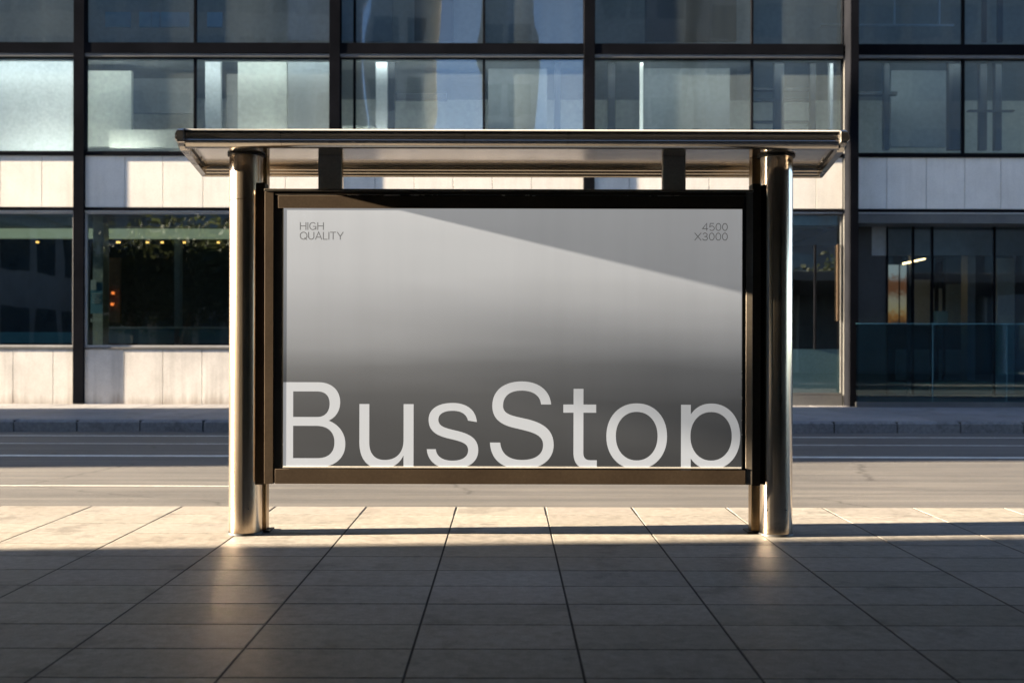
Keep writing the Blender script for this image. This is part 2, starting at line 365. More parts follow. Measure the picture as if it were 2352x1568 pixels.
# square rear posts
for x0, x1 in ((-1.655, -1.60), (1.625, 1.68)):
    bm = nb(); box(bm, x0, x1, 6.62, 6.70, 0.012, SOFF + 0.002, 0.004)
    rp = shp('rear_post', bm, 'gold', True)
    bm = nb(); box(bm, x0 - 0.03, x1 + 0.03, 6.59, 6.73, 0.0, 0.012, 0.003)
    shp('foot_plate', bm, 'gasket', True, rp)
# infill post between round post and case
for x0, x1 in ((-1.640, -1.585), (1.60, 1.655)):
    bm = nb(); box(bm, x0, x1, 6.50, 6.60, 0.33, 2.30, 0.003); shp('mounting_channel', bm, 'bronze', True)
# roof
Y0, Y1 = 6.10, 7.10
def fl(off): return lambda y: -2.045 - (y - 6.15) * 0.155 + off
def fr_(off): return lambda y: 2.10 + (y - 6.15) * 0.165 + off
cst = lambda v: (lambda y: v)
deck_prof = [(6.18, 2.558), (7.06, 2.545), (7.06, 2.515), (6.80, 2.497), (6.20, SOFF), (6.18, SOFF)]
bm = nb(); extrude(bm, [(6.17, 2.559), (7.08, 2.548), (7.08, 2.53), (6.17, 2.53)], fl(0.03), fr_(-0.03))
roof = shp('roof', bm, 'steel_h')
bm = nb()
extrude(bm, [(6.19, SOFF), (6.19, SOFF + 0.012), (6.295, SOFF + 0.012), (6.295, SOFF)], fl(0.035), fr_(-0.035))
extrude(bm, [(6.302, SOFF + 0.003), (6.302, SOFF + 0.015), (6.96, SOFF + 0.015), (6.96, SOFF + 0.003)], fl(0.035), fr_(-0.035))
shp('soffit', bm, 'soffit', parent=roof)
fprof = [(6.185, 2.561), (6.142, 2.561), (6.124, 2.557), (6.112, 2.548), (6.106, 2.536), (6.104, 2.520), (6.104, 2.508),
         (6.107, 2.504), (6.104, 2.500), (6.101, 2.496), (6.101, 2.491), (6.105, 2.485), (6.112, 2.479), (6.124, 2.470), (6.134, 2.464),
         (6.142, 2.461), (6.176, 2.457), (6.186, 2.459), (6.188, 2.470), (6.188, 2.50)]
segs = [(None, -1.392), (-1.3895, -0.2630), (-0.2605, 0.3680), (0.3705, None)]
for a, b in segs:
    bm = nb(); extrude(bm, fprof, cst(a) if a is not None else fl(0.05), cst(b) if b is not None else fr_(-0.05))
    shp('fascia', bm, 'fascia', True, roof)
bm = nb(); extrude(bm, [(6.19, 2.5655), (6.112, 2.5655), (6.104, 2.5635), (6.100, 2.559), (6.100, 2.5535), (6.103, 2.551), (6.115, 2.5615), (6.19, 2.5615)], fl(0.034), fr_(-0.034))
shp('top_edge', bm, 'sun_glint_edge', True, roof)
# rear gutter: three stacked half-round ribs
rp_ = [(6.965, SOFF + 0.01), (6.965, SOFF - 0.004)]
for k in range(3):
    cy, cz = 6.99 + 0.045 * k, SOFF - 0.014 - 0.014 * k
    for a in range(200, 341, 14): rp_.append((cy + 0.020 * math.cos(R(a)), cz + 0.020 * math.sin(R(a)) * 0.8))
rp_ += [(7.118, 2.47), (7.118, 2.552), (7.08, 2.552)]
bm = nb(); extrude(bm, rp_, fl(0.035), fr_(-0.035)); shp('rear_gutter', bm, 'steel_h', True, roof)
# end rails: rounded bars from front to back
for sgn, fx in ((-1, fl(0)), (1, fr_(0))):
    bm = nb(); rings = []
    pr = [(0.0, 0.5), (0.35, 0.86), (0.7, 1.0), (1.9, 1.0), (1.9, 0.0), (1.5, -0.0), (1.2, 0.0), (0.5, 0.0), (0.0, 0.22)]
    for (y, zt, zb, w) in ((6.085, 2.553, 2.492, 0.026), (6.09, 2.561, 2.484, 0.030), (6.10, 2.5655, 2.478, 0.032), (6.17, 2.5655, 2.470, 0.032), (6.21, 2.5655, 2.450, 0.030), (7.10, 2.558, 2.440, 0.026), (7.125, 2.556, 2.442, 0.026)):
        x0 = fx(y) - sgn * 0.0
        rings.append([bm.verts.new((x0 - sgn * (a * w), y, zb + (zt - zb) * b)) for a, b in pr])
    for p, q in zip(rings, rings[1:]):
        for i in range(len(pr)): bm.faces.new((p[i], p[(i + 1) % len(pr)], q[(i + 1) % len(pr)], q[i]))
    bm.faces.new(rings[0]); bm.faces.new(rings[-1][::-1])
    e = shp('end_rail', bm, 'steel_cap', True, roof)
    for yy in (6.26, 6.72, 7.04):
        bm = nb(); c = Vector((fx(yy) - sgn * 0.068, yy, SOFF - 0.006)); bmesh.ops.create_icosphere(bm, subdivisions=2, radius=0.008, matrix=Matrix.Translation(c))
        shp('bolt', bm, 'steel_cap', True, roof)
    bm = nb(); extrude(bm, [(6.12, SOFF - 0.03), (6.12, SOFF + 0.002), (6.96, SOFF + 0.002), (6.96, SOFF - 0.006), (6.20, SOFF - 0.006), (6.19, SOFF - 0.03)],
                       lambda y, fx=fx, s=sgn: fx(y) - s * 0.050, lambda y, fx=fx, s=sgn: fx(y) - s * 0.058)
    shp('end_seal', bm, 'gasket', False, roof)
# brackets from the case up to the roof
for a, b in ((730, 783), (1522, 1573)):
    x0, x1 = PX(a, 6.6), PX(b, 6.6)
    bm = nb(); box(bm, x0, x1, 6.60, 6.66, PZ(440, 6.6) - 0.01, SOFF + 0.004, 0.003); shp('bracket', bm, 'bracket', True)
    bm = nb(); box(bm, x1 + 0.0005, x1 + 0.006, 6.615, 6.655, PZ(440, 6.6) - 0.01, SOFF + 0.003); shp('bracket_fin', bm, 'steel_v', False)
# poster case
def case(name, m, xa, xb, ya, yb, y0, y1, bev=0.002, parent=None):
    bm = nb(); box(bm, PX(xa, PYF), PX(xb, PYF), y0, y1, PZ(yb, PYF), PZ(ya, PYF), bev); return shp(name, bm, m, bev > 0, parent)
XL, XR = 607, 1729
frame = case('poster_case', 'bronze', XL + 2, XR - 2, 446, 1110, PYF + 0.035, PYF + 0.215, 0.003)
case('side_frame', 'bronze', XL, 628, 441, 1112, PYF + 0.0015, PYF + 0.22, 0.003, frame)
case('side_frame', 'frame_grey', 1713.5, XR, 441, 1112, PYF + 0.0015, PYF + 0.22, 0.003, frame)
case('top_cap', 'steel_h', XL - 1, XR + 1, 434.5, 440.6, PYF - 0.002, PYF + 0.224, 0.002, frame)
case('top_rail', 'bronze', 628.6, 1713, 441, 447.5, PYF + 0.004, PYF + 0.1, 0.0015, frame)
case('top_trim', 'trim', 628.6, 1713, 447.8, 449.2, PYF + 0.003, PYF + 0.1, 0.0, frame)
case('top_rail', 'bronze', 638, 1708, 450.4, 479.2, PYF - 0.001, PYF + 0.1, 0.002, frame)
case('bottom_rail', 'bronze', 632, 1713, 1077.5, 1111.5, PYF - 0.001, PYF + 0.1, 0.002, frame)
case('gasket', 'gasket', 628.4, 648.6, 450, 1077, PYF + 0.008, PYF + 0.1, 0.0, frame)
case('gasket', 'gasket', 1706, 1713.2, 450, 1077, PYF + 0.008, PYF + 0.1, 0.0, frame)
case('trim_strip', 'trim', 648.9, 650.6, 480, 1076, PYF + 0.0015, PYF + 0.1, 0.0, frame)
case('trim_strip', 'trim', 1703.5, 1705.6, 480, 1076, PYF + 0.003, PYF + 0.1, 0.0, frame)
case('poster_lip', 'sun_glint_edge', 650.8, 1703.3, 1071.2, 1074.6, PYF - 0.0035, PYF + 0.02, 0.0005, frame)
case('gasket', 'gasket', 650.8, 1705.4, 1074.9, 1077.2, PYF + 0.001, PYF + 0.1, 0.0, frame)
# poster: printed grey gradient
PY_ = PYF + 0.0030
def poster_mat():
    m, t, b = node_mat('poster_print')
    tc = N(t, 'ShaderNodeTexCoord'); sp = N(t, 'ShaderNodeSeparateXYZ'); t.links.new(tc.outputs['Object'], sp.inputs[0])
    zt, zb = PZ(480, PYF), PZ(1072, PYF)
    mr = N(t, 'ShaderNodeMapRange'); mr.inputs[1].default_value = zt; mr.inputs[2].default_value = zb
    nz = noise(t, coords(t, (0.35, 1, 2.2)), 1.1, 3, 0.5)
    ma = N(t, 'ShaderNodeMath', operation='MULTIPLY_ADD'); ma.inputs[1].default_value = 0.22; t.links.new(nz, ma.inputs[0])
    t.links.new(sp.outputs['Z'], mr.inputs[0])
    sb = N(t, 'ShaderNodeMath', operation='SUBTRACT'); sb.inputs[1].default_value = 0.11; t.links.new(mr.outputs[0], sb.inputs[0]); t.links.new(sb.outputs[0], ma.inputs[2])
    c = ramp(t, ma.outputs[0], [(0.0, g(0.64)), (0.25, g(0.54)), (0.40, g(0.42)), (0.52, g(0.32)), (0.62, g(0.19)), (0.74, g(0.11)), (1.0, g(0.06))])
    nv = noise(t, coords(t, (4, 1, 0.25)), 1.0, 4, 0.6)
    c = mixc(t, c, ramp(t, nv, [(0.35, g(0.955)), (0.6, g(1.0))]), 1.0, 'MULTIPLY')
    t.links.new(mixc(t, c, (0.38, 0.44, 0.55), 1.0, 'MULTIPLY'), b.inputs['Base Color'])
    t.links.new(c, b.inputs['Emission Color']); b.inputs['Emission Strength'].default_value = 0.037   # backlit case
    b.inputs['Roughness'].default_value = 0.5; b.inputs['Specular IOR Level'].default_value = 0.3
    b.inputs['Coat Weight'].default_value = 0.5; b.inputs['Coat Roughness'].default_value = 0.05; b.inputs['Coat IOR'].default_value = 1.5
    return m
M['poster'] = poster_mat()
def ink(name, v):
    m, t, b = node_mat(name); b.inputs['Base Color'].default_value = (v * 0.40, v * 0.46, v * 0.57, 1); b.inputs['Emission Color'].default_value = (v, v, v, 1); b.inputs['Emission Strength'].default_value = 0.037; b.inputs['Roughness'].default_value = 0.5
    b.inputs['Coat Weight'].default_value = 0.8; b.inputs['Coat Roughness'].default_value = 0.05; return m
M['ink_white'] = ink('ink_white', 0.68); M['ink_grey'] = ink('ink_grey', 0.17)
bm = nb(); box(bm, PX(650, PYF), PX(1704.5, PYF), PY_, PY_ + 0.006, PZ(1076, PYF), PZ(478, PYF))
poster = shp('poster', bm, 'poster', False, frame); poster['label'] = 'grey gradient poster with large pale lettering'
# lettering outlines, traced in units of 1/3.136 photo pixel
def bez(p0, p1, p2, p3, n=14):
    return [tuple((1 - t) ** 3 * a + 3 * (1 - t) ** 2 * t * b + 3 * (1 - t) * t * t * c + t ** 3 * d for a, b, c, d in zip(p0, p1, p2, p3)) for t in [i / n for i in range(1, n + 1)]]
def path(cmds):
    pts = []
    for c in cmds:
        if len(c) == 2: pts.append(c)
        else: pts += bez(pts[-1], c[0:2], c[2:4], c[4:6])
    return pts
def ell(cx, cy, rx, ry, n=56, p=2.12):
    o = []
    for i in range(n):
        a = 2 * math.pi * i / n; c, s = math.cos(a), math.sin(a)
        o.append((cx + rx * math.copysign(abs(c) ** (2 / p), c), cy + ry * math.copysign(abs(s) ** (2 / p), s)))
    return o
K = 2258
def sh(pts, d=K): return [(x + d, y) for x, y in pts]
BIG = {
 'B': [path([(150, 378), (480, 378), (600, 378, 680, 450, 680, 560), (680, 640, 640, 700, 575, 730), (665, 765, 728, 840, 728, 945), (728, 1075, 630, 1158, 480, 1158), (150, 1158)]),
       path([(248, 462), (470, 462), (545, 462, 583, 505, 583, 575), (583, 650, 540, 697, 470, 697), (248, 697)]),
       path([(248, 778), (460, 778), (570, 778, 628, 835, 628, 930), (628, 1025, 570, 1075, 470, 1075), (248, 1075)])],
 'u': [path([(857, 577), (948, 577), (948, 930), (948, 1035, 1000, 1090, 1090, 1090), (1200, 1090, 1263, 1020, 1263, 910), (1263, 577), (1355, 577), (1355, 1158), (1263, 1158), (1263, 1048), (1225, 1130, 1150, 1172, 1065, 1172), (930, 1172, 857, 1080, 857, 930)])],
 's': [path([(1937, 740), (1928, 630, 1845, 565, 1715, 565), (1580, 565, 1493, 620, 1493, 718), (1493, 820, 1560, 865, 1680, 892), (1800, 920, 1857, 935, 1857, 1000), (1857, 1060, 1800, 1095, 1715, 1095), (1620, 1095, 1565, 1055, 1560, 990), (1477, 990), (1485, 1105, 1575, 1172, 1715, 1172), (1860, 1172, 1950, 1105, 1950, 1000), (1950, 895, 1880, 850, 1750, 820), (1640, 795, 1583, 780, 1583, 718), (1583, 665, 1635, 637, 1715, 637), (1800, 637, 1850, 675, 1857, 740)])[:-1]],
 'S': [path([(2619, 577), (2608, 445, 2500, 366, 2350, 366), (2185, 366, 2078, 450, 2078, 590), (2078, 705, 2150, 765, 2290, 795), (2440, 830, 2546, 850, 2546, 950), (2546, 1040, 2470, 1087, 2350, 1087), (2230, 1087, 2160, 1030, 2152, 928), (2057, 928), (2065, 1090, 2175, 1172, 2350, 1172), (2530, 1172, 2643, 1085, 2643, 950), (2643, 820, 2560, 750, 2400, 712), (2260, 682, 2177, 670, 2177, 590), (2177, 500, 2240, 450, 2350, 450), (2450, 450, 2520, 495, 2526, 577)])],
 't': [sh(path([(567, 433), (658, 433), (658, 577), (775, 577), (775, 652), (658, 652), (658, 1020), (658, 1068, 680, 1088, 725, 1088), (782, 1088), (782, 1160), (690, 1166), (610, 1166, 567, 1110, 567, 1020), (567, 652), (473, 652), (473, 577), (567, 577)]))],
 'o': [sh(ell(1148, 868, 279, 303)), sh(ell(1148, 866, 192, 223))],
 'p': [sh(path([(1555, 577), (1645, 577), (1645, 665), (1690, 600, 1750, 565, 1835, 565), (1990, 565, 2100, 690, 2100, 868), (2100, 1045, 1990, 1172, 1830, 1172), (1750, 1172, 1685, 1130, 1645, 1070), (1645, 1176), (1555, 1176)])), sh(ell(1832, 866, 190, 223))],
}
def w_(x, y):   # poster units -> world (x, z)
    xd, yd = (780 + x / 3.136) / 1.27551, (1000 + y / 3.136) / 1.27551
    return PX(xd, PYF), PZ(yd, PYF)
def fill_outline(name, polys, mat, parent, y, conv=w_):
    cu = bpy.data.curves.new(name, 'CURVE'); cu.dimensions = '2D'; cu.fill_mode = 'FRONT' if False else 'BOTH'
    for pl in polys:
        s = cu.splines.new('POLY'); s.points.add(len(pl) - 1)
        for i, p in enumerate(pl):
            a, b = conv(*p); s.points[i].co = (a, b, 0, 1)
        s.use_cyclic_u = True
    tmp = bpy.data.objects.new('tmp', cu); COL.objects.link(tmp)
    dg = bpy.context.evaluated_depsgraph_get(); me = bpy.data.meshes.new_from_object(tmp.evaluated_get(dg))
    bpy.data.objects.remove(tmp); me.name = name
    for v in me.vertices: v.co = (v.co.x, y, v.co.y)
    me.materials.clear(); me.materials.append(M[mat])
    o = bpy.data.objects.new(name, me); COL.objects.link(o); o.parent = parent; return o
bm = nb()
lets = []
for ch in ('B', 'u', 's', 'S', 't', 'o', 'p'): lets.append(fill_outline('letter', BIG[ch], 'ink_white', None, PY_ - 0.0001))
for o in lets:
    bm.from_mesh(o.data); d = o.data; bpy.data.objects.remove(o); bpy.data.meshes.remove(d)
big = shp('headline_lettering', bm, 'ink_white', False, frame)
# small lettering drawn as strokes in a unit box (height 1)
def arc(cx, cy, rx, ry, a0, a1, n=16): return [(cx + rx * math.cos(R(a0 + (a1 - a0) * i / n)), cy + ry * math.sin(R(a0 + (a1 - a0) * i / n))) for i in range(n + 1)]
GL = {'H': (0.78, [[(0.05, 0), (0.05, 1)], [(0.73, 0), (0.73, 1)], [(0.05, 0.52), (0.73, 0.52)]]),
      'I': (0.10, [[(0.05, 0), (0.05, 1)]]),
      'G': (0.84, [arc(0.42, 0.5, 0.38, 0.46, 38, 322, 30) + [(0.79, 0.20)], [(0.79, 0.04), (0.79, 0.46), (0.45, 0.46)]]),
      'Q': (0.90, [arc(0.45, 0.5, 0.41, 0.46, 0, 360, 36), [(0.56, 0.26), (0.86, -0.03)]]),
      'U': (0.74, [[(0.05, 1), (0.05, 0.38)] + arc(0.37, 0.38, 0.32, 0.34, 180, 360, 16) + [(0.69, 1)]]),
      'A': (0.84, [[(0.03, 0), (0.42, 1), (0.81, 0)], [(0.16, 0.31), (0.68, 0.31)]]),
      'L': (0.56, [[(0.05, 1), (0.05, 0.04), (0.56, 0.04)]]),
      'T': (0.72, [[(0.36, 0), (0.36, 0.96)], [(0.0, 0.96), (0.72, 0.96)]]),
      'Y': (0.80, [[(0.03, 1), (0.40, 0.42), (0.77, 1)], [(0.40, 0.42), (0.40, 0)]]),
      'X': (0.76, [[(0.03, 0), (0.73, 1)], [(0.03, 1), (0.73, 0)]]),
      '4': (0.64, [[(0.48, 0), (0.48, 0.96), (0.03, 0.27), (0.62, 0.27)]]),
      '5': (0.62, [[(0.55, 0.96), (0.14, 0.96), (0.08, 0.50)] + arc(0.31, 0.33, 0.26, 0.29, 128, -150, 24)]),
      '0': (0.62, [arc(0.31, 0.5, 0.26, 0.46, 0, 360, 34)]),
      '3': (0.62, [arc(0.30, 0.73, 0.22, 0.23, 165, -80, 18) + [(0.24, 0.52)], [(0.24, 0.52)] + arc(0.30, 0.28, 0.26, 0.25, 85, -170, 20)])}
def ribbon(bm, pts, w, y):
    v3 = []
    n = len(pts)
    for i in range(n):
        a = Vector(pts[max(i - 1, 0)]); b = Vector(pts[min(i + 1, n - 1)]); p = Vector(pts[i])
        d1 = (p - a).normalized() if i else (b - p).normalized(); d2 = (b - p).normalized() if i < n - 1 else d1
        t = (d1 + d2); t = t.normalized() if t.length > 1e-6 else d1
        nn = Vector((-t.y, t.x)); k = min(1.0 / max(0.35, nn.dot(Vector((-d1.y, d1.x)))), 2.2)
        v3.append((bm.verts.new((p.x + nn.x * w / 2 * k, y, p.y + nn.y * w / 2 * k)), bm.verts.new((p.x - nn.x * w / 2 * k, y, p.y - nn.y * w / 2 * k))))
    for p, q in zip(v3, v3[1:]): bm.faces.new((p[0], q[0], q[1], p[1]))
def text(bm, s, x0d, x1d, ytop, ybot, y, gap=0.13, wt=0.108):
    wtot = sum(GL[c][0] for c in s) + gap * (len(s) - 1)
    X0, X1 = PX(x0d / 1.27551, PYF), PX(x1d / 1.27551, PYF); Zt, Zb = PZ(ytop / 1.27551, PYF), PZ(ybot / 1.27551, PYF)
    sx = (X1 - X0) / wtot; szz = Zt - Zb; cx = X0; k = 0
    for c in s:
        for st in GL[c][1]:
            ribbon(bm, [(cx + p[0] * sx, Zb + p[1] * szz) for p in st], wt * szz, y - 0.000004 * k); k += 1
        cx += (GL[c][0] + gap) * sx
bm = nb()
text(bm, 'HIGH', 877.5, 947.5, 652.3, 674.7, PY_ - 0.0001); text(bm, 'QUALITY', 877.5, 1005.5, 680.5, 703, PY_ - 0.0001, 0.11)
shp('small_lettering', bm, 'ink_grey', False, frame)
bm = nb()
text(bm, '4500', 2056.8, 2131.9, 652.3, 674.7, PY_ - 0.0001, 0.08); text(bm, 'X3000', 2033.7, 2131.9, 680.5, 703, PY_ - 0.0001, 0.08)
shp('small_lettering', bm, 'ink_grey', False, frame)

# ================================================================== OFFICE BUILDING ACROSS THE ROAD
D = Y_FAC
fx = lambda xd: PX(xd, D)
fz = lambda yd: PZ(yd, D)
OB = empty('office_building', 'long glass and pale panel office building with dark frames behind the shelter', 'building', (0, D, Z_FAR))
def ob(name, m, x0, x1, y0, y1, z0, z1, bev=0.0, parent=None):
    bm = nb(); box(bm, x0, x1, y0, y1, z0, z1, bev)
    o = obj(name, bm, m, parent or OB, bev > 0)
    if parent is None: o.location = (0, -D, -Z_FAR)
    return o
ZT = 9.8; ZTOP = 45.0
BAYS = [-1004, -410, 182, 768, 1352]                  # centre lines of the dark fins (display px)
LEFTX, RIGHTX = fx(-1600), fx(3600)
# fins
FW = 0.105
for c in (-1004, -410, 182, 768, 1352):
    ob('fin', 'dark_metal', fx(c) - FW, fx(c) + FW, D - 0.055, D + 0.10, Z_FAR - 0.01, ZT, 0.004)
RX0, RX1 = fx(1935), fx(1960)
rf = ob('fin', 'dark_metal', RX0 + 0.03, RX1 - 0.02, D - 0.34, D + 0.10, Z_FAR - 0.01, ZT, 0.006); rf['label'] = 'deep dark fin beside the recessed entrance'
ob('fin_edge', 'grey_metal', RX0 + 0.019, RX0 + 0.027, D - 0.02, D + 0.08, Z_FAR - 0.005, fz(132), 0.003)
ob('fin_edge', 'pale_frame', RX1 - 0.017, RX1 + 0.006, D - 0.10, D + 0.08, Z_FAR - 0.005, fz(366), 0.003)
ob('fin', 'dark_metal', fx(2560) - FW, fx(2560) + FW, D - 0.2, D + 0.10, Z_FAR, ZT, 0.004)
spans = [(fx(-1004) + FW, fx(-410) - FW), (fx(-410) + FW, fx(182) - FW), (fx(182) + FW, fx(768) - FW), (fx(768) + FW, fx(1352) - FW), (fx(1352) + FW, RX0), (RX1 + 0.008, fx(2560) - FW)]
# horizontal members
for i, (a, b) in enumerate(spans):
    ob('beam', 'dark_metal', a + 0.001, b - 0.001, D - 0.045, D + 0.12, fz(125), fz(101), 0.004)
    ob('beam_flashing', 'grey_metal', a + 0.002, b - 0.002, D - 0.03, D + 0.10, fz(133), fz(125.4), 0.003)
    ob('transom', 'dark_metal', a + 0.001, b - 0.001, D - 0.03, D + 0.12, fz(359), fz(350), 0.003)
    ob('transom', 'dark_metal', a + 0.001, b - 0.001, D - 0.03, D + 0.12, fz(485.5), fz(478.5), 0.003)
    ob('transom_edge', 'pale_frame', a + 0.002, b - 0.002, D - 0.02, D + 0.10, fz(489), fz(486), 0.0)
def panels(name, m, x0, x1, z0, z1, joints, y0=D, th=0.08):
    xs_ = [x0] + [j for j in joints if x0 < j < x1] + [x1]
    bm = nb()
    for p, q in zip(xs_, xs_[1:]): box(bm, p + 0.005, q - 0.005, y0, y0 + th, z0 + 0.003, z1 - 0.003, 0.003, 1)
    o = obj(name, bm, m, OB, False); o.location = (0, -D, -Z_FAR)
    bm = nb(); box(bm, x0, x1, y0 + 0.04, y0 + 0.16, z0, z1); o2 = obj('panel_joint', bm, 'gasket', OB); o2.location = (0, -D, -Z_FAR)
    return o
J_up = [fx(v) for v in (5 + 92 * k for k in range(-14, 12))] + [fx(v) for v in (95, 373, 465, 560, 655, 860, 950, 1040, 1130, 1220, 1445, 1535, 1628, 1720, 1874, 2036, 2127, 2215, 2298, 2390)]
J_up = sorted(fx(v) for v in [-1100 + 95 * k for k in range(11)] + [0, 95, 285, 373, 465, 560, 655, 860, 950, 1040, 1130, 1220, 1445, 1535, 1628, 1720, 1874, 2036, 2127, 2215, 2298, 2390])
J_lo = sorted(fx(v) for v in [-1100 + 95 * k for k in range(11)] + [30, 122, 285, 374, 464, 560, 655, 860, 950, 1040, 1130, 1220, 1445, 1535, 1628, 1720])
for i, (a, b) in enumerate(spans):
    panels('spandrel', 'panel', a, b, fz(478.2), fz(359.4), J_up, D + 0.005)
    if i < 4:
        panels('base_wall', 'concrete', a, b, Z_FAR - 0.005, fz(804), J_lo, D + 0.0)
        ob('sill', 'grey_metal', a + 0.002, b - 0.002, D - 0.018, D + 0.14, fz(803.4), fz(799), 0.003)
# windows
def window(a, b, z0, z1, mat, mull=(), edge='dark_metal', y=D + 0.05, ew=0.03, mw=0.03, lab=None):
    bm = nb()
    box(bm, a, a + ew, y - 0.03, y + 0.05, z0, z1); box(bm, b - ew, b, y - 0.03, y + 0.05, z0, z1)
    box(bm, a + ew, b - ew, y - 0.03, y + 0.05, z0, z0 + ew); box(bm, a + ew, b - ew, y - 0.03, y + 0.05, z1 - ew, z1)
    w = obj('window', bm, edge, OB); w.location = (0, -D, -Z_FAR)
    if lab: w['label'] = lab
    for mx in mull:
        bm = nb(); box(bm, mx - mw / 2, mx + mw / 2, y - 0.04, y + 0.04, z0 + ew, z1 - ew); obj('mullion', bm, 'dark_metal', w)
    xs_ = [a + ew] + list(mull) + [b - ew]
    for p, q in zip(xs_, xs_[1:]):
        bm = nb(); cx = (p + q) / 2
        vs = [bm.verts.new(v) for v in ((p, y, z0 + ew), (q, y, z0 + ew), (q, y, z1 - ew), (p, y, z1 - ew))]; bm.faces.new(vs)
        obj('pane', bm, mat, w)
    return w
mulls = {0: (fx(-740),), 1: (fx(-145),), 2: (fx(445),), 3: (fx(812), fx(1110),), 4: (fx(1727),), 5: (fx(2213),)}
for i, (a, b) in enumerate(spans):
    window(a, b, fz(350), fz(133.2), 'glass_up' if i < 5 else 'glass_side', mulls[i], ew=0.012, mw=0.045, y=D + 0.06)
    window(a, b, fz(100.8), ZT, 'glass_top', mulls[i], ew=0.012, mw=0.045, y=D + 0.06)
    if i < 4: window(a, b, fz(798.6), fz(489.2), 'glass_low', (), 'pale_frame', ew=0.035, y=D + 0.04)
# narrow bay left of the deep fin
a4, b4 = spans[4]
window(a4, b4, fz(904), fz(489.2), 'glass_low', (fx(1555),), 'grey_metal', ew=0.03, y=D + 0.05)
ob('frosted_panel', 'frosted', a4 + 0.04, b4 - 0.04, D + 0.075, D + 0.10, fz(903), fz(800))
ob('sill', 'grey_metal', a4, b4, D - 0.02, D + 0.14, Z_FAR - 0.005, fz(905), 0.004)
ob('blind_box', 'int_grey', a4 + 0.04, b4 - 0.04, D + 0.10, D + 0.3, fz(515), fz(490))
ob('glazing_bar', 'dark_metal', fx(1871), fx(1876), D + 0.03, D + 0.09, fz(800), fz(560))
ob('glazing_bar', 'bronze', fx(1922), fx(1929), D - 0.01, D + 0.02, fz(735), fz(560))
# structure behind: slabs, back walls, roof
for z0_, z1_ in ((fz(352) - 0.30, fz(352) - 0.02), (fz(108), fz(100))):
    ob('floor_slab', 'int_grey', LEFTX, RIGHTX, D + 0.20, D + 9, z0_, z1_)
ob('floor_slab', 'int_grey', LEFTX, RIGHTX, D + 0.17, D + 9, Z_FAR - 0.02, Z_FAR + 0.012)
ob('roof', 'tower_b', LEFTX, RIGHTX, D - 0.1, D + 9.4, ZTOP, ZTOP + 1.0)
ob('upper_wall', 'tower_b', LEFTX, RIGHTX, D + 0.02, D + 9.4, ZT + 0.002, ZTOP - 0.002)
for k in range(8):
    ob('ribbon_window', 'tower_glass', LEFTX + 1, RIGHTX - 1, D - 0.01, D + 0.0195, ZT + 2 + 4 * k, ZT + 4.4 + 4 * k)
ob('end_wall', 'tower_a', LEFTX - 0.3, LEFTX - 0.002, D - 0.05, D + 9.4, Z_FAR, ZT)
ob('end_wall', 'tower_a', RIGHTX + 0.002, RIGHTX + 0.3, D - 0.05, D + 9.4, Z_FAR, ZT)
ob('side_wall', 'tower_a', LEFTX, spans[0][0] - 2 * FW, D - 0.03, D + 0.12, Z_FAR, ZT)
ob('side_wall', 'tower_a', spans[5][1] + 2 * FW + 0.001, RIGHTX, D - 0.03, D + 0.12, Z_FAR, ZT)
ob('back_wall', 'int_pale', LEFTX, RIGHTX, D + 4.2, D + 4.4, fz(352), fz(108) - 0.004)
ob('back_wall', 'int_grey', LEFTX, RIGHTX, D + 3.4, D + 3.6, fz(100), ZT)
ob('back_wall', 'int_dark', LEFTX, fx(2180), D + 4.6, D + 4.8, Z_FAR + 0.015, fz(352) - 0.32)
ob('bulkhead', 'int_grey', LEFTX, RIGHTX, D + 0.22, D + 0.30, fz(134), fz(108) - 0.002)
ob('hidden_fill_light', 'office_fill', LEFTX + 0.1, RIGHTX - 0.1, D + 0.302, D + 0.33, fz(132), fz(112))  # strip hidden behind the bulkhead, added to brighten the back walls
ob('bulkhead', 'int_grey', LEFTX, RIGHTX, D + 0.22, D + 0.30, ZT - 0.6, ZT)
ob('hidden_fill_light', 'office_fill_dim', LEFTX + 0.1, RIGHTX - 0.1, D + 0.302, D + 0.33, ZT - 0.5, ZT - 0.1)  # dimmer hidden strip added to brighten the top row of rooms
